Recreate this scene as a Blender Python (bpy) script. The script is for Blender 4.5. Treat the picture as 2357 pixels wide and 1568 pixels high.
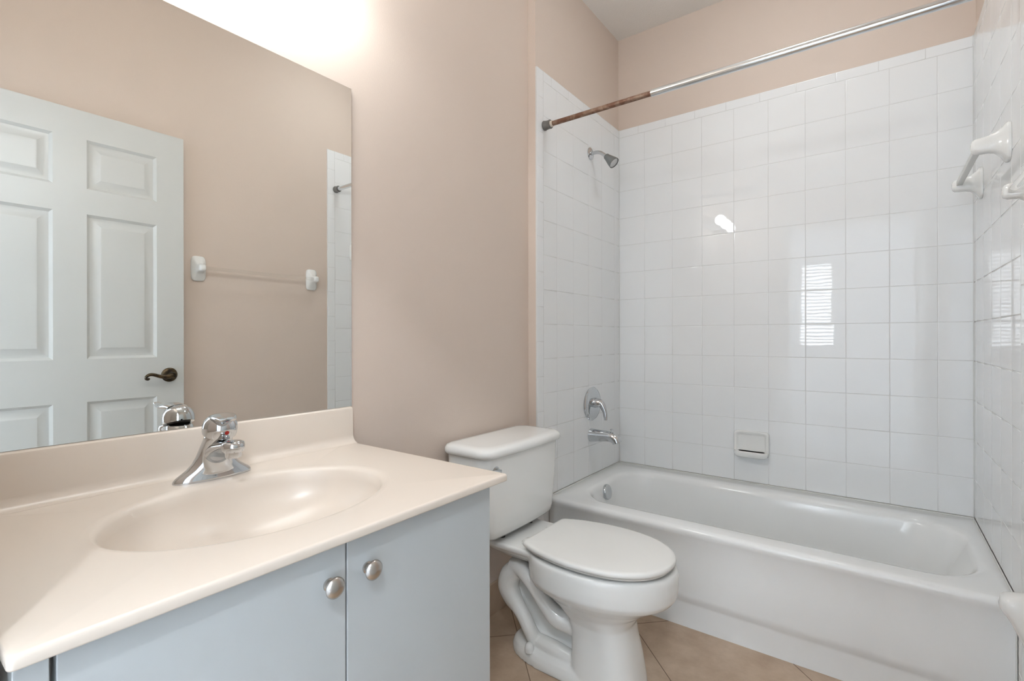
import bpy, bmesh, math, random
from mathutils import Vector, Matrix, noise

for o in list(bpy.data.objects):
    bpy.data.objects.remove(o, do_unlink=True)
S = bpy.context.scene
COL = S.collection
random.seed(7)
PI = math.pi

# ------------------------------------------------------------------ camera
F_PX, YAW, HY, ROLL = 1135.0, math.radians(36.632), 776.65, 0.001858
CAM = Vector((1.237, 0.0, 1.10))
cd = bpy.data.cameras.new('camera')
cam = bpy.data.objects.new('camera', cd)
COL.objects.link(cam)
cd.sensor_fit = 'HORIZONTAL'
cd.sensor_width = 36.0
cd.lens = 36.0 * F_PX / 2357.0
cd.shift_y = -(784.0 - HY) / 2357.0
cd.clip_start = 0.02
cam.location = CAM
cam.rotation_euler = (Matrix.Rotation(YAW, 4, 'Z') @ Matrix.Rotation(PI / 2, 4, 'X')
                      @ Matrix.Rotation(-ROLL, 4, 'Z')).to_euler()
S.camera = cam

# ------------------------------------------------------------------ world and exposure
w = bpy.data.worlds.new('world')
S.world = w
w.use_nodes = True
bg = w.node_tree.nodes['Background']
bg.inputs[0].default_value = (0.72, 0.84, 1.0, 1)
bg.inputs[1].default_value = 1.0
S.view_settings.view_transform = 'Standard'
S.view_settings.look = 'None'
S.view_settings.exposure = 0.0
S.view_settings.gamma = 1.0
S.view_settings.use_curve_mapping = False

VANITY_L = 67.0      # glow of the bulbs over the mirror
HALL_L = 520.0       # glow of the ceiling lamp in the hall
FILL_DOME_L = 16.0        # glow of the fill dome added to the bathroom ceiling
WINDOW_L = 11.0      # daylight at the hall window
FILL_PANE_L = 20.5        # glow of the unseen fill windows added beside the doorway


# ------------------------------------------------------------------ materials
def srgb(r, g, b):
    f = lambda c: (c / 12.92) if c <= 0.04045 else ((c + 0.055) / 1.055) ** 2.4
    return (f(r / 255), f(g / 255), f(b / 255), 1)


def mat(name, col, rough=0.5, metal=0.0, bump=None, spec=0.5, coat=0.0, mottle=None):
    m = bpy.data.materials.new(name)
    m.use_nodes = True
    nt = m.node_tree
    p = nt.nodes['Principled BSDF']
    p.inputs['Base Color'].default_value = col
    p.inputs['Roughness'].default_value = rough
    p.inputs['Metallic'].default_value = metal
    p.inputs['Specular IOR Level'].default_value = spec
    p.inputs['Coat Weight'].default_value = coat
    p.inputs['Coat Roughness'].default_value = 0.04
    tc = None
    if bump or mottle:
        tc = nt.nodes.new('ShaderNodeTexCoord')
    if bump:
        sc, dist, detail = bump
        n = nt.nodes.new('ShaderNodeTexNoise')
        n.inputs['Scale'].default_value = sc
        n.inputs['Detail'].default_value = detail
        b = nt.nodes.new('ShaderNodeBump')
        b.inputs['Strength'].default_value = 1.0
        b.inputs['Distance'].default_value = dist
        nt.links.new(tc.outputs['Object'], n.inputs['Vector'])
        nt.links.new(n.outputs['Fac'], b.inputs['Height'])
        nt.links.new(b.outputs['Normal'], p.inputs['Normal'])
    if mottle:
        sc, c2, lo, hi = mottle
        n = nt.nodes.new('ShaderNodeTexNoise')
        n.inputs['Scale'].default_value = sc
        n.inputs['Detail'].default_value = 6
        n.inputs['Roughness'].default_value = 0.6
        r = nt.nodes.new('ShaderNodeValToRGB')
        r.color_ramp.elements[0].position = lo
        r.color_ramp.elements[1].position = hi
        r.color_ramp.elements[0].color = col
        r.color_ramp.elements[1].color = c2
        nt.links.new(tc.outputs['Object'], n.inputs['Vector'])
        nt.links.new(n.outputs['Fac'], r.inputs['Fac'])
        nt.links.new(r.outputs['Color'], p.inputs['Base Color'])
    return m


def emit(name, col, strength):
    m = mat(name, (0.9, 0.9, 0.9, 1), 0.3)
    p = m.node_tree.nodes['Principled BSDF']
    p.inputs['Emission Color'].default_value = col
    p.inputs['Emission Strength'].default_value = strength
    return m


M = {}
M['paint'] = mat('beige_wall_paint', srgb(219, 203, 190), 0.6, bump=(260, 0.0004, 3), spec=0.3)
M['hall_paint'] = mat('hall_wall_paint', srgb(232, 232, 231), 0.6, bump=(260, 0.0004, 3), spec=0.3)
M['ceiling'] = mat('ceiling_paint', srgb(240, 235, 229), 0.8, bump=(120, 0.002, 4), spec=0.2)
M['tile'] = mat('white_glazed_tile', srgb(240, 241, 241), 0.018, bump=(14, 0.00010, 1), spec=0.5)
M['grout'] = mat('white_grout', srgb(222, 222, 220), 0.7)
M['caulk'] = mat('white_caulk', srgb(226, 226, 222), 0.5)
M['tub'] = mat('white_tub_enamel', srgb(243, 244, 243), 0.12, spec=0.5)
M['porcelain'] = mat('white_porcelain', srgb(236, 236, 233), 0.09, spec=0.5)
M['seat'] = mat('white_seat_plastic', srgb(232, 231, 227), 0.22, spec=0.5)
M['rubber'] = mat('dark_rubber', srgb(52, 52, 52), 0.6)
M['bumper'] = mat('grey_rubber', srgb(110, 108, 104), 0.5)
M['cream_plastic'] = mat('cream_plastic', srgb(214, 205, 192), 0.4)
M['chrome'] = mat('chrome', (0.60, 0.62, 0.64, 1), 0.07, 1.0)
M['satin'] = mat('satin_nickel', (0.54, 0.51, 0.48, 1), 0.26, 1.0)
M['grey_plastic'] = mat('grey_chromed_plastic', srgb(138, 142, 142), 0.25, 0.6)
M['spray_face'] = mat('pale_spray_face', srgb(214, 214, 212), 0.4)
M['counter'] = mat('cultured_marble_cream', srgb(225, 213, 200), 0.27, spec=0.5)
M['cabinet'] = mat('white_cabinet_laminate', srgb(189, 193, 194), 0.3, spec=0.4)
M['dark_gap'] = mat('dark_cabinet_inside', srgb(70, 64, 56), 0.8)
M['door'] = mat('white_door_paint', srgb(210, 211, 208), 0.32, spec=0.4)
M['bronze'] = mat('antique_bronze', srgb(104, 88, 66), 0.28, 0.9, mottle=(40, srgb(58, 54, 48), 0.35, 0.6))
M['mirror'] = mat('mirror_silver', (0.88, 0.895, 0.88, 1), 0.0, 1.0)
M['mirror_edge'] = mat('mirror_cut_edge', srgb(58, 62, 58), 0.2)
M['rust'] = mat('rusted_tube', srgb(118, 84, 66), 0.5, 0.35, bump=(300, 0.0006, 4),
                mottle=(38, srgb(156, 134, 116), 0.42, 0.66))
M['rod_chrome'] = mat('worn_chrome_tube', (0.74, 0.76, 0.78, 1), 0.12, 1.0)
M['red'] = mat('red_dot', srgb(190, 40, 30), 0.3)
M['blue'] = mat('blue_dot', srgb(40, 70, 130), 0.3)
M['white_plastic'] = mat('white_plastic', srgb(232, 232, 230), 0.35)
M['bar_white'] = mat('translucent_white_bar', srgb(214, 214, 210), 0.25)
M['bulb'] = emit('vanity_bulb_glass', (0.95, 1.0, 1.02, 1), VANITY_L)
M['hall_dome'] = emit('hall_lamp_glass', (0.92, 1.0, 1.08, 1), HALL_L)
M['fill_dome'] = emit('fill_dome_glass', (0.94, 1.0, 1.04, 1), FILL_DOME_L)
M['window_sky'] = emit('window_daylight', (0.88, 0.94, 1.0, 1), WINDOW_L)
M['fill_pane'] = emit('fill_pane_glow', (0.84, 0.98, 1.16, 1), FILL_PANE_L)
M['blind'] = mat('white_blind_slat', srgb(236, 238, 240), 0.5)
m = bpy.data.materials.new('clear_acrylic')
m.use_nodes = True
p = m.node_tree.nodes['Principled BSDF']
p.inputs['Base Color'].default_value = (0.97, 0.97, 0.96, 1)
p.inputs['Roughness'].default_value = 0.02
p.inputs['IOR'].default_value = 1.2
p.inputs['Transmission Weight'].default_value = 1.0
M['acrylic'] = m

# floor: large beige tiles laid on the diagonal
m = mat('floor_tile', srgb(178, 154, 132), 0.35, spec=0.4)
nt = m.node_tree
P = nt.nodes['Principled BSDF']
tc = nt.nodes.new('ShaderNodeTexCoord')
mp = nt.nodes.new('ShaderNodeMapping')
mp.inputs['Rotation'].default_value = (0, 0, math.radians(45))
br = nt.nodes.new('ShaderNodeTexBrick')
br.offset = 0.0
br.inputs['Color1'].default_value = (1, 1, 1, 1)
br.inputs['Color2'].default_value = (0.93, 0.93, 0.93, 1)
br.inputs['Mortar'].default_value = (0.30, 0.26, 0.22, 1)
br.inputs['Scale'].default_value = 1.0
br.inputs['Mortar Size'].default_value = 0.0016
br.inputs['Mortar Smooth'].default_value = 0.2
br.inputs['Brick Width'].default_value = 0.445
br.inputs['Row Height'].default_value = 0.445
n1 = nt.nodes.new('ShaderNodeTexNoise')
n1.inputs['Scale'].default_value = 9
n1.inputs['Detail'].default_value = 8
n1.inputs['Roughness'].default_value = 0.65
rp = nt.nodes.new('ShaderNodeValToRGB')
rp.color_ramp.elements[0].position = 0.32
rp.color_ramp.elements[0].color = srgb(178, 154, 131)
rp.color_ramp.elements[1].position = 0.7
rp.color_ramp.elements[1].color = srgb(206, 184, 161)
mx = nt.nodes.new('ShaderNodeMix')
mx.data_type = 'RGBA'
mx.blend_type = 'MULTIPLY'
mx.inputs[0].default_value = 1.0
nt.links.new(tc.outputs['Object'], mp.inputs['Vector'])
nt.links.new(mp.outputs['Vector'], br.inputs['Vector'])
nt.links.new(tc.outputs['Object'], n1.inputs['Vector'])
nt.links.new(n1.outputs['Fac'], rp.inputs['Fac'])
nt.links.new(rp.outputs['Color'], mx.inputs[6])
nt.links.new(br.outputs['Color'], mx.inputs[7])
nt.links.new(mx.outputs[2], P.inputs['Base Color'])
M['floor'] = m
FLOOR_MAP = mp
M['carpet'] = mat('pale_hall_carpet', srgb(206, 206, 206), 0.95, bump=(400, 0.004, 3), spec=0.1)
M['base_tile'] = mat('brown_base_tile', srgb(178, 154, 131), 0.4, mottle=(9, srgb(188, 166, 144), 0.35, 0.7))

# ------------------------------------------------------------------ object helpers
ORG = {}


def thing(name, label, cat, loc, group=None):
    o = bpy.data.objects.new(name, None)
    o.empty_display_size = 0.05
    COL.objects.link(o)
    o.location = loc
    ORG[o] = Vector(loc)
    o['label'] = label
    o['category'] = cat
    if group:
        o['group'] = group
    return o


def obj(name, bm, m, parent=None, base=(0, 0, 0), smooth=40, bevel=None, label=None, mats=None):
    """bm is in world coordinates; it becomes ONE mesh object."""
    org = ORG[parent] if parent else Vector(base)
    bmesh.ops.recalc_face_normals(bm, faces=bm.faces)
    bm.transform(Matrix.Translation(-org))
    me = bpy.data.meshes.new(name)
    bm.to_mesh(me)
    bm.free()
    for mm in (mats or [m]):
        me.materials.append(mm)
    if smooth:
        me.polygons.foreach_set('use_smooth', [True] * len(me.polygons))
        me.set_sharp_from_angle(angle=math.radians(smooth))
    o = bpy.data.objects.new(name, me)
    COL.objects.link(o)
    if parent:
        o.parent = parent
    else:
        o.location = org
    ORG[o] = org
    if bevel:
        b = o.modifiers.new('bevel', 'BEVEL')
        b.width = bevel
        b.segments = 3
        b.limit_method = 'ANGLE'
        b.angle_limit = math.radians(40)
        b.harden_normals = True
    if label:
        o['label'] = label
    return o


def tag(o, label, cat, group=None):
    o['label'] = label
    o['category'] = cat
    if group:
        o['group'] = group
    return o


def struct(name, bm, m, parent=None, smooth=None, bevel=None, mats=None, label=None):
    o = obj(name, bm, m, parent, smooth=smooth, bevel=bevel, mats=mats)
    if parent is None:
        o['kind'] = 'structure'
        if label:
            o['label'] = label
    return o


def B():
    return bmesh.new()


def box(bm, x0, x1, y0, y1, z0, z1, mi=0):
    v = [bm.verts.new((x, y, z)) for z in (z0, z1) for y in (y0, y1) for x in (x0, x1)]
    for q in ((0, 2, 3, 1), (4, 5, 7, 6), (0, 1, 5, 4), (2, 6, 7, 3), (0, 4, 6, 2), (1, 3, 7, 5)):
        f = bm.faces.new([v[i] for i in q])
        f.material_index = mi
    return bm


def loft(bm, rings, cap0=True, cap1=True, mi=0):
    R = [[bm.verts.new(p) for p in r] for r in rings]
    n = len(R[0])
    for a, b in zip(R, R[1:]):
        for i in range(n):
            j = (i + 1) % n
            f = bm.faces.new((a[i], a[j], b[j], b[i]))
            f.material_index = mi
    if cap0:
        bm.faces.new(R[0][::-1]).material_index = mi
    if cap1:
        bm.faces.new(R[-1]).material_index = mi
    return R


def fan_cap(bm, ring, z=None):
    """close a ring by quads to a shrunken ring and a centre vertex"""
    c = sum((v.co for v in ring), Vector()) / len(ring)
    if z is not None:
        c.z = z
    mid = [bm.verts.new(v.co.lerp(c, 0.5)) for v in ring]
    if z is not None:
        for v in mid:
            v.co.z = z
    cv = bm.verts.new(c)
    n = len(ring)
    for i in range(n):
        j = (i + 1) % n
        bm.faces.new((ring[i], ring[j], mid[j], mid[i]))
        bm.faces.new((mid[i], mid[j], cv))


def rr(x0, x1, y0, y1, r, z, K=8, Mm=8):
    """rounded rectangle, fixed vertex count"""
    r = min(r, (x1 - x0) / 2 - 1e-4, (y1 - y0) / 2 - 1e-4)
    out = []
    cs = [(x1 - r, y1 - r, 0), (x0 + r, y1 - r, 90), (x0 + r, y0 + r, 180), (x1 - r, y0 + r, 270)]
    for ci, (cx, cy, a0) in enumerate(cs):
        for k in range(K + 1):
            a = math.radians(a0 + 90 * k / K)
            out.append((cx + r * math.cos(a), cy + r * math.sin(a)))
        nx, ny, na = cs[(ci + 1) % 4]
        a = math.radians(na)
        ex, ey = nx + r * math.cos(a), ny + r * math.sin(a)
        sx, sy = out[-1]
        for k in range(1, Mm):
            t = k / Mm
            out.append((sx + (ex - sx) * t, sy + (ey - sy) * t))
    return [Vector((x, y, z)) for x, y in out]


def lathe(bm, prof, centre, axis, n=32, mi=0):
    """prof: list of (along, radius)"""
    axis = Vector(axis).normalized()
    t = Vector((0, 0, 1)) if abs(axis.z) < 0.9 else Vector((1, 0, 0))
    u = axis.cross(t).normalized()
    v = axis.cross(u)
    c = Vector(centre)
    rings = [[c + axis * a + (u * math.cos(2 * PI * i / n) + v * math.sin(2 * PI * i / n)) * max(r, 1e-5)
              for i in range(n)] for a, r in prof]
    return loft(bm, rings, True, True, mi)


def tube(bm, pts, radii, n=16, flat=None, up=Vector((0, 0, 1))):
    """swept tube; flat = (side scale, up scale) per point"""
    pts = [Vector(p) for p in pts]
    rings = []
    for i, p in enumerate(pts):
        d = (pts[min(i + 1, len(pts) - 1)] - pts[max(i - 1, 0)]).normalized()
        s = d.cross(up)
        if s.length < 1e-3:
            s = d.cross(Vector((0, 1, 0)))
        s.normalize()
        q = s.cross(d)
        r = radii[i] if hasattr(radii, '__len__') else radii
        fs, fu = flat[i] if flat else (1, 1)
        rings.append([p + s * (r * fs * math.cos(2 * PI * k / n)) + q * (r * fu * math.sin(2 * PI * k / n))
                      for k in range(n)])
    loft(bm, rings)
    return bm


def spline(pts, n=8):
    """Catmull-Rom through pts (tuples of any length)"""
    out = []
    P = [pts[0]] + list(pts) + [pts[-1]]
    for i in range(1, len(P) - 2):
        for k in range(n):
            t = k / n
            out.append(tuple(0.5 * ((2 * b) + (c - a) * t + (2 * a - 5 * b + 4 * c - d) * t * t
                                    + (-a + 3 * b - 3 * c + d) * t ** 3)
                             for a, b, c, d in zip(P[i - 1], P[i], P[i + 1], P[i + 2])))
    out.append(tuple(pts[-1]))
    return out


def extrude_profile(bm, prof, y0, y1):
    """prof: (x, z) closed polygon, swept along y"""
    loft(bm, [[Vector((x, y0, z)) for x, z in prof], [Vector((x, y1, z)) for x, z in prof]])
    return bm


def tiles(bm, O, U, V, N, us, vs, tilt=0.0009, thick=0.008):
    """glazed tiles, each with its own softened edge, on a grout bed"""
    O, U, V, N = Vector(O), Vector(U), Vector(V), Vector(N)
    prof = ((0.0008, -thick), (0.0008, -0.0010), (0.0014, -0.0003), (0.0024, 0.0), (0.0036, 0.0))
    for i in range(len(us) - 1):
        for j in range(len(vs) - 1):
            u0, u1, v0, v1 = us[i], us[i + 1], vs[j], vs[j + 1]
            if u1 - u0 < 0.015 or v1 - v0 < 0.015:
                continue
            a, b = random.gauss(0, tilt), random.gauss(0, tilt)
            uc, vc = (u0 + u1) / 2, (v0 + v1) / 2
            rings = []
            for ins, d in prof:
                pts = ((u0 + ins, v0 + ins), (u1 - ins, v0 + ins), (u1 - ins, v1 - ins), (u0 + ins, v1 - ins))
                rings.append([O + U * u + V * v + N * (d + a * (u - uc) + b * (v - vc)) for u, v in pts])
            loft(bm, rings, False, True, 0)
    u0, u1, v0, v1 = us[0] + 0.0002, us[-1] - 0.0002, vs[0] + 0.0002, vs[-1] - 0.0002
    q = [O + U * u + V * v + N * d for d in (-thick, -0.0008) for u, v in ((u0, v0), (u1, v0), (u1, v1), (u0, v1))]
    vv = [bm.verts.new(x) for x in q]
    for f in ((4, 5, 6, 7), (0, 1, 5, 4), (1, 2, 6, 5), (2, 3, 7, 6), (3, 0, 4, 7)):
        bm.faces.new([vv[k] for k in f]).material_index = 1


# ------------------------------------------------------------------ the setting
CEIL = 2.80
XF, XR, YB, YJ = 0.047, 1.537, 2.63, 1.785        # tile faces: faucet end, right end, back; front edge of the tile
T = 0.008
bm = B(); box(bm, -0.10, 0, -0.045, YJ, -0.0, CEIL); box(bm, -0.10, XF - T, YJ, YB + T, 0, CEIL)
WL = struct('wall_left', bm, M['paint'])
WB = struct('wall_back', box(B(), -0.10, 1.66, YB + T, YB + 0.12, 0, CEIL), M['paint'])
WR = struct('wall_right', box(B(), XR + T, XR + 0.12, -0.045, YB + T, 0, CEIL), M['paint'])
DX0, DX1, DH = 0.56, 1.475, 2.10                   # doorway behind the camera
bm = B(); box(bm, -0.10, DX0, -0.045, 0.06, 0, CEIL); box(bm, DX1, XR + T, -0.045, 0.06, 0, CEIL)
box(bm, DX0, DX1, -0.045, 0.06, DH, CEIL)
struct('wall_front', bm, M['paint'])
struct('ceiling', box(B(), -0.10, 1.66, -0.045, YB + 0.12, CEIL, CEIL + 0.1), M['ceiling'])
fl = struct('floor', box(B(), -0.10, 1.66, -0.045, YB + 0.12, -0.1, 0), M['floor'])
struct('floor_hall', box(B(), -1.6, 3.0, -3.35, -0.045, -0.1, 0), M['carpet'])
FLOOR_MAP.inputs['Location'].default_value = (0.038, -0.270, 0)

# hall / bedroom seen only through the doorway's reflections
struct('wall_hall_left', box(B(), -1.6, -1.5, -3.3, -0.045, 0, 2.62), M['hall_paint'])
struct('wall_hall_right', box(B(), 2.9, 3.0, -3.3, -0.045, 0, 2.62), M['hall_paint'])
HZ0, HZ1 = 0.70, 2.30
HW = ((-1.40, -0.30), (1.85, 2.80))                # two unseen windows added beside the doorway, to fill the hall with light
bm = B()
for a, b in ((-1.5, HW[0][0]), (HW[0][1], -0.10), (XR + 0.12, HW[1][0]), (HW[1][1], 2.9)):
    box(bm, a, b, -0.145, -0.045, 0, 2.62)
for a, b in HW:
    box(bm, a, b, -0.145, -0.045, 0, HZ0); box(bm, a, b, -0.145, -0.045, HZ1, 2.62)
struct('wall_hall_front', bm, M['hall_paint'])
for k, (a, b) in enumerate(HW):
    bm = B()
    box(bm, a, a + .04, -.11, -.07, HZ0, HZ1); box(bm, b - .04, b, -.11, -.07, HZ0, HZ1)
    box(bm, a + .04, b - .04, -.11, -.07, HZ0, HZ0 + .04); box(bm, a + .04, b - .04, -.11, -.07, HZ1 - .04, HZ1)
    box(bm, a + .04, b - .04, -.11, -.07, 1.48, 1.52)
    fill_win = struct('window_%d' % (k + 2), bm, M['white_plastic'])
    obj('window_pane', box(B(), a + .04, b - .04, -.085, -.08, HZ0 + .04, HZ1 - .04), M['fill_pane'], fill_win, smooth=None)  # added glowing pane; its light reaches the bathroom off the hall walls
WX0, WX1, WZ0, WZ1 = 0.27, 0.72, 0.93, 2.2
bm = B(); box(bm, -1.6, WX0, -3.35, -3.25, 0, 2.62); box(bm, WX1, 3.0, -3.35, -3.25, 0, 2.62)
box(bm, WX0, WX1, -3.35, -3.25, 0, WZ0); box(bm, WX0, WX1, -3.35, -3.25, WZ1, 2.62)
struct('wall_hall_back', bm, M['hall_paint'])
struct('ceiling_hall', box(B(), -1.6, 3.0, -3.35, -0.045, 2.62, 2.72), M['ceiling'])
bm = B()
for a, b, c, d in ((WX0, WX0 + .03, WZ0, WZ1), (WX1 - .03, WX1, WZ0, WZ1), (WX0 + .03, WX1 - .03, WZ0, WZ0 + .03),
                   (WX0 + .03, WX1 - .03, WZ1 - .03, WZ1)):
    box(bm, a, b, -3.33, -3.29, c, d)
wn = struct('window_1', bm, M['white_plastic'])
obj('window_pane', box(B(), WX0 + .03, WX1 - .03, -3.315, -3.31, WZ0 + .03, WZ1 - .03), M['window_sky'], wn, smooth=None)
bl = thing('window_blind', 'white slatted blind hanging in the hall window', 'blind', (0.495, -3.27, WZ0))
bm = B()
for k in range(25):
    z = WZ0 + 0.03 + k * 0.049
    v = [Vector((x, -3.27 + s * 0.018, z + s * 0.012)) for x, s in ((WX0 + .01, -1), (WX1 - .01, -1), (WX1 - .01, 1), (WX0 + .01, 1))]
    loft(bm, [v, [q + Vector((0, 0, 0.002)) for q in v]])
obj('slats', bm, M['blind'], bl, smooth=None)
obj('head_rail', box(B(), WX0 + .01, WX1 - .01, -3.29, -3.25, WZ1 - .04, WZ1), M['blind'], bl, smooth=None)

# door casing around the opening, and the skirting
bm = B()
box(bm, DX0 - 0.055, DX0, 0.06, 0.072, 0, DH + 0.055); box(bm, DX0, DX1, 0.06, 0.072, DH, DH + 0.055)
struct('trim_1', bm, M['door'], bevel=0.003)
struct('baseboard_left', box(B(), 0, 0.011, 0.84, YJ, 0, 0.125), M['base_tile'], bevel=0.003, smooth=40)
struct('baseboard_right', box(B(), XR + T - 0.011, XR + T, 0.072, YJ, 0, 0.125), M['base_tile'], bevel=0.003, smooth=40)

# ---- tiled surround
ZE, PT = 1.158, 0.154
ZT = 2.280
vs = [0.3902] + [ZE + k * PT for k in range(-4, 8)]
full_top = vs[-1]
bcols = [XF + 0.0005] + [0.197 + k * PT for k in range(9)] + [XR - 0.0005]
bm = B()
tiles(bm, (0, YB, 0), (1, 0, 0), (0, 0, 1), (0, -1, 0), bcols, vs)
tiles(bm, (0, YB, 0), (1, 0, 0), (0, 0, 1), (0, -1, 0),
      [XF + .0005] + [0.043 + 0.118 + k * PT for k in range(9)] + [XR - .0005], [full_top, ZT])
for x0 in (XF, XR - .003):
    box(bm, x0, x0 + .003, YB - .003, YB, .3902, ZT, 1)
obj('tile_surround', bm, None, WB, smooth=50, mats=[M['tile'], M['grout']], label='white glazed square tiles above the tub')
fcols = [YJ + 0.052, 1.949, 2.103, 2.257, 2.411, 2.565, YB]


def side_tiles(wall, O, N):
    bm = B()
    tiles(bm, O, (0, 1, 0), (0, 0, 1), N, fcols, vs)
    tiles(bm, O, (0, 1, 0), (0, 0, 1), N, [YJ + .052, 1.905, 2.059, 2.213, 2.367, 2.521, YB], [full_top, ZT])
    # bullnose column down to the floor beside the tub
    tiles(bm, O, (0, 1, 0), (0, 0, 1), N, [YJ, YJ + 0.052], [0.004] + [0.31 + k * PT for k in range(0, 13)] + [ZT])
    tiles(bm, O, (0, 1, 0), (0, 0, 1), N, [YJ + .052, 1.879], [0.004, 0.2, 0.3902])
    obj('tile_surround', bm, None, wall, smooth=50, mats=[M['tile'], M['grout']], label='white glazed square tiles at the end of the tub')


side_tiles(WL, (XF, 0, 0), (1, 0, 0))
side_tiles(WR, (XR, 0, 0), (-1, 0, 0))

# ------------------------------------------------------------------ bathtub
TX0, TX1, TY0, TY1, TZ = XF + 0.001, XR - 0.001, 1.880, YB - 0.001, 0.385
tub = thing('bathtub', 'white alcove bathtub along the tiled back wall', 'bathtub', (0.79, 2.25, 0))
bm = B()
K, Q = 10, 24


def trr(dx0, dx1, dy0, dy1, r, z):
    return rr(TX0 + dx0, TX1 - dx1, TY0 + dy0, TY1 - dy1, r, z, K, Q)


IX0, IX1, IY0, IY1 = 0.098, 0.05, 0.088, 0.112
R = [trr(0, 0, .014, 0, .004, 0.0), trr(0, 0, .014, 0, .004, 0.088), trr(0, 0, .011, 0, .004, 0.098),
     trr(0, 0, .002, 0, .004, 0.112), trr(0, 0, -.001, 0, .004, 0.13), trr(0, 0, .0, 0, .004, 0.25), trr(0, 0, -.003, 0, .004, 0.335),
     trr(0, 0, -.010, 0, .004, 0.352), trr(0, 0, -.014, 0, .005, 0.366), trr(0, 0, -.012, 0, .006, 0.376),
     trr(.001, .001, -.005, .001, .007, 0.383), trr(.004, .004, .006, .004, .010, 0.385),
     trr(IX0 - .022, IX1 - .022, IY0 - .026, IY1 - .024, .15, 0.384),
     trr(IX0 - .008, IX1 - .008, IY0 - .010, IY1 - .010, .16, 0.3815),
     trr(IX0, IX1, IY0, IY1, .165, 0.374), trr(IX0 + .005, IX1 + .007, IY0 + .005, IY1 + .005, .165, 0.358),
     trr(IX0 + .012, IX1 + .03, IY0 + .012, IY1 + .012, .165, 0.31),
     trr(IX0 + .028, IX1 + .09, IY0 + .03, IY1 + .03, .16, 0.18),
     trr(IX0 + .045, IX1 + .14, IY0 + .045, IY1 + .045, .15, 0.10),
     trr(IX0 + .07, IX1 + .18, IY0 + .07, IY1 + .07, .13, 0.068),
     trr(IX0 + .12, IX1 + .24, IY0 + .12, IY1 + .12, .09, 0.060)]
loft(bm, R, True, True)
body = obj('tub_body', bm, M['tub'], tub, smooth=50)
bm = B()
lathe(bm, [(0, .030), (.004, .037), (.012, .0375), (.017, .035), (.019, .028), (.0165, .02), (.016, .0)], (0.150, 2.235, 0.333), (1, 0, 0.22))
ov = obj('overflow_plate', bm, M['chrome'], tub, label='round chrome overflow plate')
bm = B(); lathe(bm, [(0, .032), (.004, .030), (.005, .012), (.012, .010), (.013, 0)], (0.34, 2.235, 0.0598), (0, 0, 1))
obj('drain', bm, M['chrome'], tub, label='chrome drain')

bm = B()
box(bm, TX0, TX1, YB - .005, YB - .0012, .3835, .3900); box(bm, TX0 - .0005, TX0 + .004, TY0 + .0, YB - .005, .3835, .3900)
box(bm, TX1 - .004, TX1 + .0005, TY0 + .0, YB - .005, .3835, .3900)
box(bm, TX0 - .0005, TX0 + .003, TY0 - .003, TY0 + .018, 0.001, .33); box(bm, TX1 - .003, TX1 + .0005, TY0 - .003, TY0 + .018, 0.001, .33)
obj('caulk_bead', bm, M['caulk'], tub, smooth=None, bevel=.0015)

# ------------------------------------------------------------------ toilet
TC = 1.455
toi = thing('toilet', 'white two-piece toilet with closed lid between vanity and tub', 'toilet', (0.40, TC, 0))


def egg(xb, xf, hw, z, xc=None, nb=2.6, nf=2.0, n=64):
    xc = xc if xc is not None else xb + 0.42 * (xf - xb)
    out = []
    for i in range(n):
        a = 2 * PI * i / n
        c, s = math.cos(a), math.sin(a)
        e = nf if c >= 0 else nb
        rx = (xf - xc) if c >= 0 else (xc - xb)
        out.append(Vector((xc + rx * math.copysign(abs(c) ** (2 / e), c), TC + hw * math.copysign(abs(s) ** (2 / e), s), z)))
    return out


bm = B()
# bowl and front pedestal
loft(bm, [egg(.435, .658, .102, 0.000, .56, 4, 2.4), egg(.435, .655, .101, 0.03, .56, 4, 2.4), egg(.435, .642, .097, 0.10, .56, 4, 2.4), egg(.435, .628, .095, .16, .55, 4, 2.3),
          egg(.42, .622, .098, 0.20, .54, 3.5, 2.2), egg(.38, .640, .112, 0.235, .53, 3), egg(.335, .684, .136, 0.268, .52), egg(.305, .715, .156, 0.287, .51),
          egg(.288, .744, .174, .304, .50), egg(.282, .755, .182, .320, .50), egg(.28, .759, .184, .350, .50), egg(.28, .758, .184, .382, .50), egg(.28, .755, .182, .393, .50),
          egg(.285, .748, .177, 0.398, .50)])
# rear deck under the tank
loft(bm, [rr(.16, .36, TC - .085, TC + .085, .05, .340), rr(.12, .36, TC - .115, TC + .115, .045, .364),
          rr(.085, .38, TC - .132, TC + .132, .04, .382), rr(.08, .38, TC - .135, TC + .135, .04, .396), rr(.085, .38, TC - .13, TC + .13, .04, .399)])
# core slab and foot
loft(bm, [rr(.225, .48, TC - .026, TC + .026, .02, 0.0), rr(.20, .48, TC - .026, TC + .026, .02, .16), rr(.19, .45, TC - .032, TC + .032, .02, .36)])
loft(bm, [egg(.180, .64, .102, 0.0, .40, 2.6, 4), egg(.180, .64, .102, 0.022, .40, 2.6, 4), egg(.187, .63, .095, 0.040, .40, 2.6, 4), egg(.196, .62, .084, 0.046, .40, 2.6, 4)])
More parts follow.
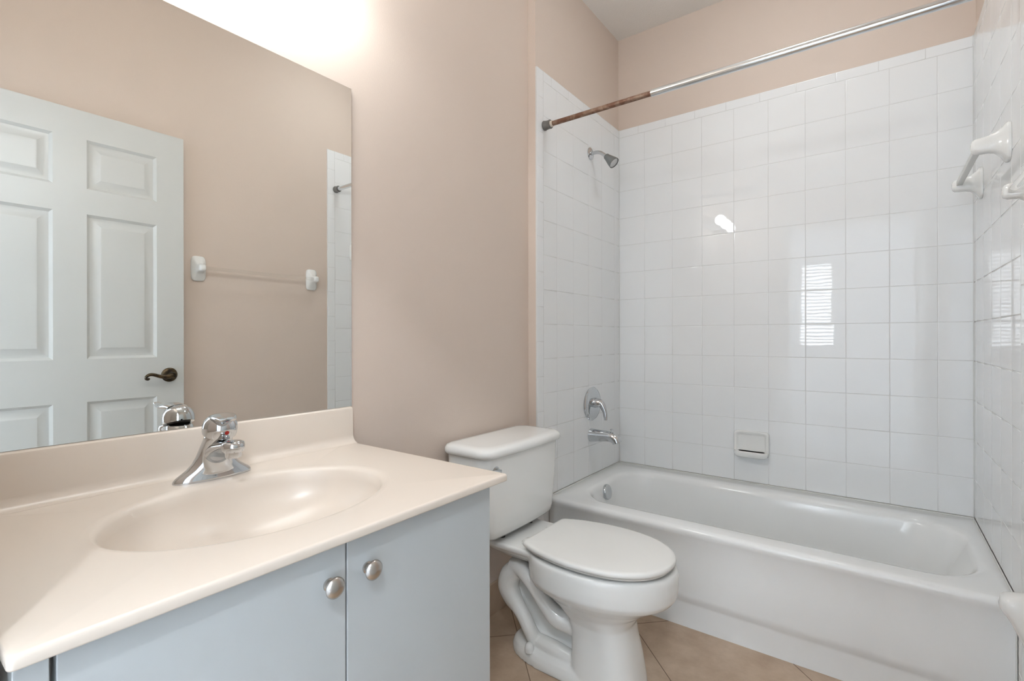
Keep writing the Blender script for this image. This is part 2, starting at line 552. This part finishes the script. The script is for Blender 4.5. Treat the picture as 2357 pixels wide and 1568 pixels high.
# trapway relief on both flanks
for s in (-1, 1):
    yb = lambda d: TC + s * d
    for path in ([(.200, .050, .292, .033), (.235, .058, .298, .030), (.268, .064, .280, .0270), (.313, .067, .241, .0255), (.352, .067, .204, .0275), (.382, .062, .180, .033), (.415, .046, .168, .037), (.465, .030, .160, .040)],
                 [(.222, .050, .292, .033), (.190, .055, .262, .037), (.181, .058, .222, .0380), (.200, .060, .186, .033), (.230, .063, .160, .0260), (.255, .064, .132, .0250), (.274, .062, .100, .0250), (.288, .044, .050, .026)]):
        sp = spline(path, 6)
        tube(bm, [(x, yb(d), z) for x, d, z, r in sp], [r for x, d, z, r in sp], 16, up=Vector((0, 1, 0)))
    # low ridge running forward from the trapway to the pedestal
    sp = spline([(.30, .045, .060, .024), (.34, .050, .062, .025), (.38, .052, .060, .026), (.44, .052, .056, .022)], 6)
    tube(bm, [(x, yb(d), z) for x, d, z, r in sp], [r for x, d, z, r in sp], 14, up=Vector((0, 1, 0)))
me0 = bpy.data.meshes.new('tmp_bowl')
bmesh.ops.recalc_face_normals(bm, faces=bm.faces)
bm.to_mesh(me0); bm.free()
ob0 = bpy.data.objects.new('tmp_bowl', me0)
COL.objects.link(ob0)
rm = ob0.modifiers.new('r', 'REMESH'); rm.mode = 'VOXEL'; rm.voxel_size = 0.0042; rm.use_smooth_shade = True
sm = ob0.modifiers.new('s', 'SMOOTH'); sm.factor = 0.5; sm.iterations = 5
dg = bpy.context.evaluated_depsgraph_get()
me1 = bpy.data.meshes.new_from_object(ob0.evaluated_get(dg))
bpy.data.objects.remove(ob0, do_unlink=True)
bm = B(); bm.from_mesh(me1)
for v in bm.verts:
    if v.co.z < 0.0:
        v.co.z = 0.0
obj('bowl', bm, M['porcelain'], toi, smooth=80)

# tank
def bow(ring, amt):
    ys = [v.y for v in ring]; xs = [v.x for v in ring]
    hw, xm, x1 = (max(ys) - min(ys)) / 2, (min(xs) + max(xs)) / 2, max(xs)
    for v in ring:
        if v.x > xm:
            v.x += amt * (1 - ((v.y - TC) / hw) ** 2) * (v.x - xm) / (x1 - xm)
    return ring


def tr(x0, x1, hw, r, z, amt=.012):
    return bow(rr(x0, x1, TC - hw, TC + hw, r, z, 8, 12), amt)


bm = B()
loft(bm, [tr(.07, .180, .165, .03, .414, .004), tr(.05, .200, .185, .035, .419, .008), tr(.04, .211, .200, .04, .433), tr(.036, .214, .206, .04, .455),
          tr(.028, .218, .222, .04, .60), tr(.026, .220, .226, .04, .702)])
obj('tank', bm, M['porcelain'], toi, smooth=60)
bm = B()
loft(bm, [tr(.024, .224, .230, .045, .700), tr(.018, .232, .238, .05, .704), tr(.016, .236, .241, .052, .712), tr(.017, .235, .240, .052, .722),
          tr(.022, .229, .235, .05, .730), tr(.032, .218, .224, .045, .7345), tr(.05, .198, .204, .04, .7355)])
obj('tank_lid', bm, M['porcelain'], toi, smooth=60)
# gasket and bolts between tank and bowl
bm = B(); lathe(bm, [(0, .04), (.016, .04)], (.125, TC, .3985), (0, 0, 1))
obj('gasket', bm, M['rubber'], toi)
for s in (-1, 1):
    bm = B(); lathe(bm, [(0, .010), (.016, .010), (.018, .006)], (.175, TC + s * .085, .3985), (0, 0, 1), 16)
    obj('tank_bolt', bm, M['rubber'], toi)
# flush lever
bm = B(); lathe(bm, [(0, .016), (.006, .016), (.008, .012), (.016, .010)], (.218, TC - .180, .658), (1, 0, 0), 20)
tube(bm, [(.234, TC - .168, .657), (.238, TC - .185, .658), (.246, TC - .215, .664), (.248, TC - .245, .668)], [.006, .008, .009, .006], 12,
     flat=[(.6, 1)] * 4)
obj('flush_lever', bm, M['chrome'], toi, label='chrome flush lever')
# seat and lid
bm = B()
n = 64
LP = [(.2945, .104), (.2955, .118), (.302, .130), (.325, .142), (.36, .156), (.42, .170), (.48, .1765), (.54, .1760), (.60, .167), (.65, .150), (.69, .125), (.72, .095), (.740, .060), (.749, .028), (.751, .0)]


def lid_ring(ins, z, TL=TC - .008):
    sp = spline(LP, 3)
    pts = [(x, h) for x, h in sp] + [(x, -h) for x, h in sp[-2::-1]]
    return [Vector((.523 + (x - .523) * (1 - ins / .228), TL + h * (1 - ins / .177), z)) for x, h in pts]


loft(bm, [lid_ring(.030, .3985), lid_ring(.030, .4045), lid_ring(.011, .4068), lid_ring(.009, .412), lid_ring(.013, .4137)])
obj('seat', bm, M['seat'], toi, smooth=50)
bm = B()
R = loft(bm, [lid_ring(.004, .4155), lid_ring(.0005, .418), lid_ring(.0, .423), lid_ring(.0012, .428), lid_ring(.005, .4312), lid_ring(.014, .4328)], True, False)
fan_cap(bm, R[-1], .4335)
obj('lid', bm, M['seat'], toi, smooth=50)
for s in (-1, 1):
    bm = B()
    loft(bm, [rr(.262, .305, TC + s * .075 - .022, TC + s * .075 + .022, .010, z, 4, 3) for z in (.3992, .407)] +
         [rr(.267, .303, TC + s * .075 - .017, TC + s * .075 + .017, .010, .413, 4, 3)])
    obj('hinge', bm, M['seat'], toi, smooth=50)
for s in (-1, 1):
    bm = B(); lathe(bm, [(0, .016), (.012, .016), (.022, .0135), (.027, .008), (.0285, 0)], (.288, TC + s * .084, .039), (0, 0, 1), 20)
    obj('bolt_cap', bm, M['white_plastic'], toi)

# ------------------------------------------------------------------ vanity cabinet
CX = 0.56
van = thing('vanity_cabinet', 'white two-door vanity cabinet with round knobs, under the cream countertop', 'cabinet', (0.28, 0.465, 0))
bm = B()
box(bm, 0.001, .538, .098, .116, 0, .7815); box(bm, 0.001, .538, .812, .830, 0, .7815)
box(bm, 0.001, .52, .116, .812, .10, .118); box(bm, 0.46, .475, .116, .812, 0, .10); box(bm, .001, .012, .116, .812, .118, .7815)
box(bm, .520, .538, .116, .812, .10, .135); box(bm, .520, .538, .116, .812, .745, .7815)
box(bm, .520, .538, .116, .145, .135, .745); box(bm, .520, .538, .455, .485, .135, .745)
obj('carcass', bm, M['cabinet'], van, smooth=None)
obj('filler_strip', box(B(), .5385, CX, .094, .1215, 0.10, .778), M['cabinet'], van, bevel=.0012)
for (a, b, ky) in ((.1265, .4685, .438), (.4715, .8290, .509)):
    d = obj('door', box(B(), .5395, CX, a, b, .105, .778), M['cabinet'], van, bevel=.0015)
    bm = B()
    lathe(bm, [(0, .0088), (.002, .0098), (.0045, .0098), (.006, .0070), (.011, .0066), (.0145, .0085), (.0155, .0120), (.0165, .0152), (.0185, .0163),
               (.0205, .0158), (.0235, .0125), (.0255, .0078), (.0265, .0)], (CX - .0005, ky, .722), (1, 0, 0), 36)
    obj('knob', bm, M['satin'], d, label='round satin nickel knob')

# ------------------------------------------------------------------ countertop with integrated basin
CZ, CF, CY0, CY1 = 0.80, 0.582, 0.0875, 0.866
top = thing('vanity_countertop', 'cream cultured marble countertop with integrated oval basin and backsplash', 'countertop', (0.29, 0.477, 0.782))
SC, SA, SB = (0.307, 0.462), 0.180, 0.247
bm = B()
K2, Q2 = 4, 26


def crr(ins, z):
    return rr(0.001 + (ins if ins < .003 else 0), CF - ins, CY0 + ins, CY1 - ins, .006, z, K2, Q2)


def ell(sa, sb, z, dx=0, dy=0):
    out = []
    for q in rr(0.001, CF, CY0, CY1, .006, z, K2, Q2):
        a = math.atan2((q.y - SC[1]) / 0.39, (q.x - SC[0]) / 0.29)
        out.append(Vector((SC[0] + dx + sa * math.cos(a), SC[1] + dy + sb * math.sin(a), z)))
    return out


rings = [crr(.004, .7845), crr(.0008, .7850), crr(0, .787), crr(0, .795), crr(.0008, .7978), crr(.0025, .7994), crr(.006, .80)]
rings += [ell(SA + .014, SB + .014, .80), ell(SA + .006, SB + .006, .7993), ell(SA, SB, .7970), ell(SA - .007, SB - .007, .791)]
for k in range(1, 9):
    t = k / 8
    rings.append(ell((SA - .007) * math.cos(t * 1.42), (SB - .007) * math.cos(t * 1.42), .791 - .115 * math.sin(t * PI / 2) ** 1.1, dx=-.02 * t))
loft(bm, rings, False, True)
ct = obj('basin_top', bm, M['counter'], top, smooth=60)
bm = B()
prof = [(.0015, .8001), (.044, .8001)]
for k in range(0, 7):
    a = math.radians(270 - 90 * k / 6)
    prof.append((.044 + .022 * math.cos(a), .8222 + .022 * math.sin(a)))
prof += [(.0205, .892), (.0185, .8975), (.0140, .900), (.0015, .900)]
extrude_profile(bm, prof, CY0, .8725 - .006)
obj('backsplash', bm, M['counter'], top, smooth=35, bevel=.002)
bm = B(); lathe(bm, [(0, .022), (.002, .021), (.003, .014), (.006, .012), (.007, 0)], (SC[0] - .02, SC[1], .6765), (0, 0, 1), 24)
obj('drain', bm, M['chrome'], top, label='chrome basin drain')

# ------------------------------------------------------------------ basin faucet
FX, FY = .086, .469
fa = thing('basin_faucet', 'chrome single-lever faucet on the cream vanity countertop', 'faucet', (FX, FY, CZ))


def el(cx, rx, ry, z, n=40, e=2.0):
    out = []
    for i in range(n):
        a = 2 * PI * i / n
        c, s = math.cos(a), math.sin(a)
        out.append(Vector((cx + rx * math.copysign(abs(c) ** (2 / e), c), FY + ry * math.copysign(abs(s) ** (2 / e), s), z)))
    return out


bm = B()
loft(bm, [el(FX, .0270, .0775, .8003), el(FX, .0275, .078, .803), el(FX, .0268, .0765, .8065), el(FX, .0255, .072, .8115), el(FX + .001, .0245, .064, .817),
          el(FX + .002, .0240, .053, .825), el(FX + .003, .0236, .043, .836), el(FX + .006, .0240, .0360, .850), el(FX + .011, .0245, .0315, .866),
          el(FX + .019, .0255, .0285, .882), el(FX + .025, .0255, .0270, .893), el(FX + .026, .0235, .025, .896)])
obj('faucet_body', bm, M['chrome'], fa, smooth=50)
bm = B()
sp = spline([(.088, .852, .030, .030), (.104, .858, .028, .0245), (.120, .8655, .025, .0180), (.140, .8725, .022, .0130), (.160, .8775, .020, .0105), (.176, .880, .019, .009), (.186, .880, .016, .008)], 5)
tube(bm, [(x, FY, z) for x, z, a, b in sp], [1] * len(sp), 24, flat=[(a, b) for x, z, a, b in sp])
lathe(bm, [(0, .0195), (.003, .0215), (.013, .0220), (.019, .0200), (.022, .014), (.0225, 0)], (.176, FY, .8675), (0, 0, 1), 32)
obj('spout', bm, M['chrome'], fa, smooth=50)
bm = B(); lathe(bm, [(0, .012), (0, .0150), (.002, .0158), (.017, .0158)], (.176, FY, .8555), (0, 0, 1), 28)
obj('aerator', bm, M['chrome'], fa)
HX = .1145
ax = Vector((.34, 0, 1)).normalized()
hc = Vector((HX, FY, .9015))
bm = B(); lathe(bm, [(-.006, .0230), (.002, .0245)], hc, ax, 32)
obj('cartridge_ring', bm, M['rubber'], fa, label='dark gap ring under the handle')
bm = B()
lathe(bm, [(-.002, .0295), (-.004, .0315), (.001, .0328), (.012, .0330), (.022, .0305), (.030, .0250), (.0355, .0160), (.0375, .007), (.038, 0)], hc, ax, 40)
dl = Vector((.978, -.208, 0))
sp = spline([(.000, .934, .024, .0070), (.022, .9365, .024, .0080), (.042, .9350, .0205, .0070), (.060, .9340, .0150, .0050), (.074, .9370, .0100, .0035), (.084, .9405, .0070, .0025)], 5)
tube(bm, [hc + dl * x + Vector((.008, 0, z - hc.z)) for x, z, a, b in sp], [1] * len(sp), 20, flat=[(a, b) for x, z, a, b in sp])
hd = obj('lever_handle', bm, M['chrome'], fa, smooth=50)
nf = ax.cross(Vector((0, 1, 0))) * -1
nf = Vector((ax.z, 0, -ax.x))
bm = B(); lathe(bm, [(0, .0042), (.001, .0042), (.0015, .003), (.0018, 0)], hc + ax * .012 + nf * .0325, nf, 16)
obj('temperature_dot', bm, M['red'], hd, label='small red dot')

# ------------------------------------------------------------------ mirror
bm = B()
box(bm, .0015, .0065, .07, .873, .9008, 1.824, 1)
bm.faces.ensure_lookup_table()
for f in bm.faces:
    if f.calc_center_median().x > .006:
        f.material_index = 0
mi = obj('wall_mirror', bm, None, None, (0, .47, .90), smooth=None, mats=[M['mirror'], M['mirror_edge']])
tag(mi, 'large frameless mirror standing on the backsplash', 'mirror')
for f in mi.data.polygons:
    f.material_index = 0 if f.normal.x > .9 else 1

# ------------------------------------------------------------------ vanity light above the mirror (just above the frame)
vl = thing('vanity_light', 'chrome bar light with three globe bulbs on the wall above the mirror', 'light', (0, .52, 2.07))
obj('back_plate', box(B(), .0005, .022, .24, .80, 2.075, 2.165), M['chrome'], vl, bevel=.004)
for y in (.32, .52, .72):
    bm = B(); lathe(bm, [(0, .024), (.03, .022), (.032, .016), (.063, .016)], (.022, y, 2.12), (1, 0, 0), 20)
    obj('socket', bm, M['chrome'], vl)
    bm = B(); lathe(bm, [(.045 * (1 - math.cos(a)), .045 * math.sin(a)) for a in [PI * k / 14 for k in range(15)]], (.080, y, 2.12), (1, 0, 0), 24)
    obj('bulb', bm, M['bulb'], vl)

# ------------------------------------------------------------------ hall ceiling lamp and added bathroom fill dome
def dome_lamp(name, label, loc, r, m):
    t = thing(name, label, 'ceiling lamp', loc)
    x, y, z = loc
    bm = B(); lathe(bm, [(0, r * .9), (.02, r * .9), (.025, r * .8)], (x, y, z), (0, 0, -1), 28)
    obj('lamp_base', bm, M['white_plastic'], t)
    bm = B()
    lathe(bm, [(.025, r * .8)] + [(.026 + r * .55 * math.sin(a), r * math.cos(a)) for a in [PI / 2 * k / 9 for k in range(10)]], (x, y, z), (0, 0, -1), 28)
    obj('lamp_shade', bm, m, t)


dome_lamp('hall_ceiling_lamp', 'white dome lamp on the hall ceiling outside the doorway', (1.62, -.62, 2.62), .06, M['hall_dome'])
dome_lamp('bathroom_fill_lamp', 'white fill dome added to the bathroom ceiling near the tub', (.95, 1.80, CEIL), .15, M['fill_dome'])  # unseen lamp, added to brighten the bathroom

# ------------------------------------------------------------------ six-panel door, open against the right wall (seen in the mirror)
DF, DB = 1.485, 1.520
dr = thing('door_1', 'white six-panel door standing open against the right wall', 'door', (1.50, .54, 0.012))
dr['kind'] = 'structure'
Y0, Y1, Z0, Z1 = .112, .971, .012, 2.064
yc = [Y0, .246, .498, .606, .860, Y1]
zc = [Z0, .25, .828, 1.010, 1.628, 1.735, 1.945, Z1]
bm = B()
for i in range(5):
    for j in range(7):
        a, b, c, d = yc[i], yc[i + 1], zc[j], zc[j + 1]
        q = lambda s, x: [Vector((x, a + s, c + s)), Vector((x, b - s, c + s)), Vector((x, b - s, d - s)), Vector((x, a + s, d - s))]
        if i in (1, 3) and j in (1, 3, 5):
            loft(bm, [q(0, DF), q(.003, DF + .003), q(.011, DF + .011), q(.016, DF + .0125), q(.022, DF + .0125), q(.027, DF + .0115), q(.047, DF + .002), q(.0475, DF + .0018), q(.052, DF + .0018)], False, True)
        else:
            bm.faces.new([bm.verts.new(v) for v in q(0, DF)])
for f in (((DF, Y0, Z0), (DB, Y0, Z0), (DB, Y0, Z1), (DF, Y0, Z1)), ((DF, Y1, Z0), (DB, Y1, Z0), (DB, Y1, Z1), (DF, Y1, Z1)),
          ((DB, Y0, Z0), (DB, Y1, Z0), (DB, Y1, Z1), (DB, Y0, Z1)), ((DF, Y0, Z0), (DB, Y0, Z0), (DB, Y1, Z0), (DF, Y1, Z0)),
          ((DF, Y0, Z1), (DB, Y0, Z1), (DB, Y1, Z1), (DF, Y1, Z1))):
    bm.faces.new([bm.verts.new(v) for v in f])
bmesh.ops.remove_doubles(bm, verts=bm.verts, dist=1e-5)
obj('door_panel', bm, M['door'], dr, smooth=25)
HYc, HZ = .909, .925
bm = B()
lathe(bm, [(0, .033), (.004, .0335), (.007, .031), (.010, .026), (.012, .016), (.03, .0125), (.046, .0135), (.052, .012), (.054, 0)], (DF, HYc, HZ), (-1, 0, 0), 32)
sp = spline([(HYc, HZ, .0115), (HYc - .022, HZ - .006, .0105), (HYc - .05, HZ - .003, .0085), (HYc - .075, HZ + .006, .0075), (HYc - .092, HZ + .007, .007),
             (HYc - .104, HZ - .001, .0065), (HYc - .105, HZ - .010, .0065), (HYc - .098, HZ - .013, .006), (HYc - .093, HZ - .008, .004)], 5)
tube(bm, [(DF - .046, y, z) for y, z, r in sp], [r for y, z, r in sp], 14)
obj('door_handle', bm, M['bronze'], dr, label='dark bronze lever handle on a round rose')

# ------------------------------------------------------------------ ceramic posts
def post_rings(x0, y, z, stations, e=2.6, n=32):
    """x0 = wall face; grows towards -x.  stations: (out, half y, z low, z high)"""
    out = []
    for d, hy, zl, zh in stations:
        ring = []
        for i in range(n):
            a = 2 * PI * i / n
            c, s = math.cos(a), math.sin(a)
            ring.append(Vector((x0 - d, y + hy * math.copysign(abs(c) ** (2 / e), c),
                                z + (zl + zh) / 2 + (zh - zl) / 2 * math.copysign(abs(s) ** (2 / e), s))))
        out.append(ring)
    return out


# towel bar inside the tub alcove, on the right-hand tiles
tb = thing('towel_bar', 'white ceramic towel bar on the tiled right wall above the tub', 'towel bar', (XR, 2.2, 1.65))
ST = [(.0003, .034, -.052, .060), (.006, .034, -.052, .060), (.010, .032, -.048, .057), (.018, .026, -.034, .046), (.030, .0200, -.022, .037), (.045, .0180, -.018, .031),
      (.062, .0175, -.018, .0275), (.074, .0165, -.016, .026), (.080, .013, -.010, .021), (.082, .008, -.002, .014)]
for y in (1.972, 2.440):
    bm = B(); loft(bm, post_rings(XR, y, 1.650, ST, 3.0))
    obj('bracket', bm, M['porcelain'], tb, smooth=60)
bm = B()
loft(bm, [[Vector((XR - .062 + dx, y, 1.660 + dz)) for dx, dz in ((-.0085, -.0085), (.0085, -.0085), (.0085, .0085), (-.0085, .0085))] for y in (1.985, 2.427)])
obj('bar', bm, M['bar_white'], tb, smooth=30, bevel=.002)

# towel bar with clear rod on the painted right wall (seen in the mirror)
XW = XR + T
tb2 = thing('towel_bar', 'clear acrylic towel bar between white posts on painted wall, seen in the mirror', 'towel bar', (XW, 1.366, 1.45))
ST2 = [(.0003, .034, -.063, .063), (.008, .034, -.063, .063), (.012, .031, -.059, .059), (.022, .0205, -.030, .034), (.036, .0165, -.019, .020), (.055, .0165, -.018, .018),
       (.064, .013, -.014, .014), (.067, .007, -.008, .008)]
for y in (1.056, 1.676):
    bm = B(); loft(bm, post_rings(XW, y, 1.451, ST2, 4.5))
    obj('bracket', bm, M['porcelain'], tb2, smooth=60)
bm = B(); lathe(bm, [(0, .009), (.592, .009)], (XW - .050, 1.070, 1.451), (0, 1, 0), 20)
obj('rod', bm, M['acrylic'], tb2)

# rounded ceramic holder at the front corner of the tub
hp = B()
ST3 = [(.0003, .040, -.110, .058), (.008, .040, -.108, .057), (.014, .037, -.095, .055), (.026, .034, -.062, .053), (.040, .032, -.030, .050),
       (.052, .029, -.008, .046), (.060, .023, .002, .040), (.064, .012, .010, .030)]
loft(hp, post_rings(XW, 1.742, .405, ST3, 2.6))
ho = obj('ceramic_holder', hp, M['porcelain'], None, (XW, 1.742, .405), smooth=60)
tag(ho, 'rounded white ceramic holder on the right wall beside the tub front corner', 'wall holder')

# ------------------------------------------------------------------ soap dish on the back tiles
sd = B()
sx0, sx1, sz0, sz1 = .660, .817, .522, .640
dish = [(-.004, 0), (.004, 0)]
loft(sd, [[Vector((v.x, YB - .0005, v.y)) for v in rr(sx0, sx1, sz0, sz1, .014, 0, 6, 6)],
          [Vector((v.x, YB - .010, v.y)) for v in rr(sx0, sx1, sz0, sz1, .014, 0, 6, 6)],
          [Vector((v.x, YB - .014, v.y)) for v in rr(sx0 + .003, sx1 - .003, sz0 + .003, sz1 - .003, .014, 0, 6, 6)],
          [Vector((v.x, YB - .014, v.y)) for v in rr(sx0 + .013, sx1 - .013, sz0 + .012, sz1 - .010, .012, 0, 6, 6)],
          [Vector((v.x, YB - .006, v.y)) for v in rr(sx0 + .019, sx1 - .019, sz0 + .018, sz1 - .017, .010, 0, 6, 6)],
          [Vector((v.x, YB - .0055, v.y)) for v in rr(sx0 + .023, sx1 - .023, sz0 + .022, sz1 - .021, .010, 0, 6, 6)]])
# projecting tray
n = 20
def tray(d_out, d_side, z):
    pts = []
    for k in range(n + 1):
        a = PI * k / n
        c, s = math.cos(a), math.sin(a)
        pts.append(Vector(((sx0 + sx1) / 2 - (.0765 - d_side) * math.copysign(abs(c) ** .55, c), YB - .008 - (.052 - d_out) * abs(s) ** .6, z)))
    return pts
loft(sd, [tray(.018, .012, sz0 - .006), tray(.006, .003, sz0 + .000), tray(.0, .0, sz0 + .012), tray(.001, .0, sz0 + .020), tray(.006, .006, sz0 + .022),
          tray(.012, .012, sz0 + .016), tray(.022, .02, sz0 + .012)])
so = obj('soap_dish', sd, M['porcelain'], None, (.738, YB, .522), smooth=50)
tag(so, 'white ceramic soap dish set in the back wall tiles above the tub', 'soap dish')

# ------------------------------------------------------------------ shower rod
RY, RZ = 1.843, 2.038
rod = thing('shower_rod', 'tension shower rod, rusty at one end, spanning the tub alcove', 'shower rod', (.79, RY, RZ))
bm = B(); lathe(bm, [(0, .0105), (.46, .0105)], (XF + .030, RY, RZ), (1, 0, 0), 24)
obj('inner_tube', bm, M['rust'], rod, label='thin rust-brown tube')
bm = B(); lathe(bm, [(0, .0112), (0, .0130), (.0, .0133), (XR - .024 - .537, .0133)], (.537, RY, RZ), (1, 0, 0), 28)
obj('outer_tube', bm, M['rod_chrome'], rod, label='thicker chrome tube')
for x, d in ((XF + .0003, 1), (XR - .0003, -1)):
    bm = B(); lathe(bm, [(0, .0205), (.004, .0215), (.006, .0200), (.020, .0185), (.026, .0180), (.030, .0195), (.034, .0190), (.035, .013)], (x, RY, RZ), (d, 0, 0), 28)
    obj('end_cap', bm, M['bumper'], rod, label='grey rubber end cap')
bm = B(); lathe(bm, [(0, .0135), (.009, .0135), (.010, .0115)], (XF + .0355, RY, RZ), (1, 0, 0), 24)
obj('collar', bm, M['cream_plastic'], rod, label='cream plastic collar')

# ------------------------------------------------------------------ shower head, valve, tub spout (faucet end)
SY = 2.278
sh = thing('showerhead', 'small chrome shower head on a bent arm, high on the tiled end wall', 'shower head', (XF, SY, 2.04))
bm = B(); lathe(bm, [(0.0003, .0315), (.003, .0315), (.006, .027), (.008, .018), (.010, .012)], (XF, SY, 2.044), (1, 0, 0), 32)
obj('flange', bm, M['chrome'], sh)
bm = B(); sp = spline([(XF + .002, 2.042), (XF + .03, 2.044), (XF + .055, 2.038), (XF + .075, 2.024), (XF + .092, 2.008)], 6)
tube(bm, [(x, SY, z) for x, z in sp], .0092, 18)
obj('arm', bm, M['chrome'], sh)
d = Vector((.70, 0, -.70)).normalized()
c = Vector((XF + .088, SY, 2.013))
bm = B(); lathe(bm, [(0, .0130), (.004, .0155), (.012, .0165), (.020, .0185), (.048, .0265), (.060, .0285), (.064, .0285), (.064, .0255), (.058, .0250), (.058, 0)], c, d, 32)
hh = obj('head', bm, M['grey_plastic'], sh)
bm = B(); lathe(bm, [(.0585, .0245), (.0605, .0240), (.061, 0)], c, d, 28)
obj('spray_face', bm, M['spray_face'], hh, label='pale spray face')

VY, VZ = 2.287, .757
va = thing('shower_valve', 'chrome lever valve with round plate on the tiled end wall', 'shower valve', (XF, VY, VZ))
bm = B(); lathe(bm, [(0.0003, .084), (.006, .086), (.013, .080), (.017, .066), (.0185, .045), (.019, .03)], (XF, VY, VZ), (1, 0, 0), 48)
obj('escutcheon', bm, M['chrome'], va)
bm = B()
lathe(bm, [(.018, .026), (.030, .025), (.050, .022), (.060, .018), (.063, 0)], (XF, VY, VZ + .006), (1, 0, 0), 28)
sp = spline([(XF + .046, VZ + .014, .018), (XF + .062, VZ - .006, .017), (XF + .075, VZ - .032, .013), (XF + .080, VZ - .058, .0115), (XF + .081, VZ - .078, .0095)], 5)
tube(bm, [(x, VY, z) for x, z, r in sp], [r for x, z, r in sp], 16, up=Vector((0, 1, 0)))
obj('handle', bm, M['chrome'], va, smooth=50)

ts = thing('tub_spout', 'chrome tub spout with diverter knob, below the shower valve', 'tub spout', (XF, SY, .597))
bm = B()
sp = spline([(XF + .0005, .597, .0340), (XF + .012, .597, .0335), (XF + .05, .599, .0300), (XF + .09, .601, .0270), (XF + .118, .598, .0260), (XF + .138, .588, .0250), (XF + .146, .572, .0230)], 6)
tube(bm, [(x, SY, z) for x, z, r in sp], [r for x, z, r in sp], 28)
obj('spout', bm, M['chrome'], ts, smooth=60)
bm = B(); lathe(bm, [(0, .005), (.012, .005), (.013, .010), (.017, .011), (.019, .008), (.0195, 0)], (XF + .118, SY, .620), (0.08, 0, 1), 20)
obj('diverter_knob', bm, M['chrome'], ts)
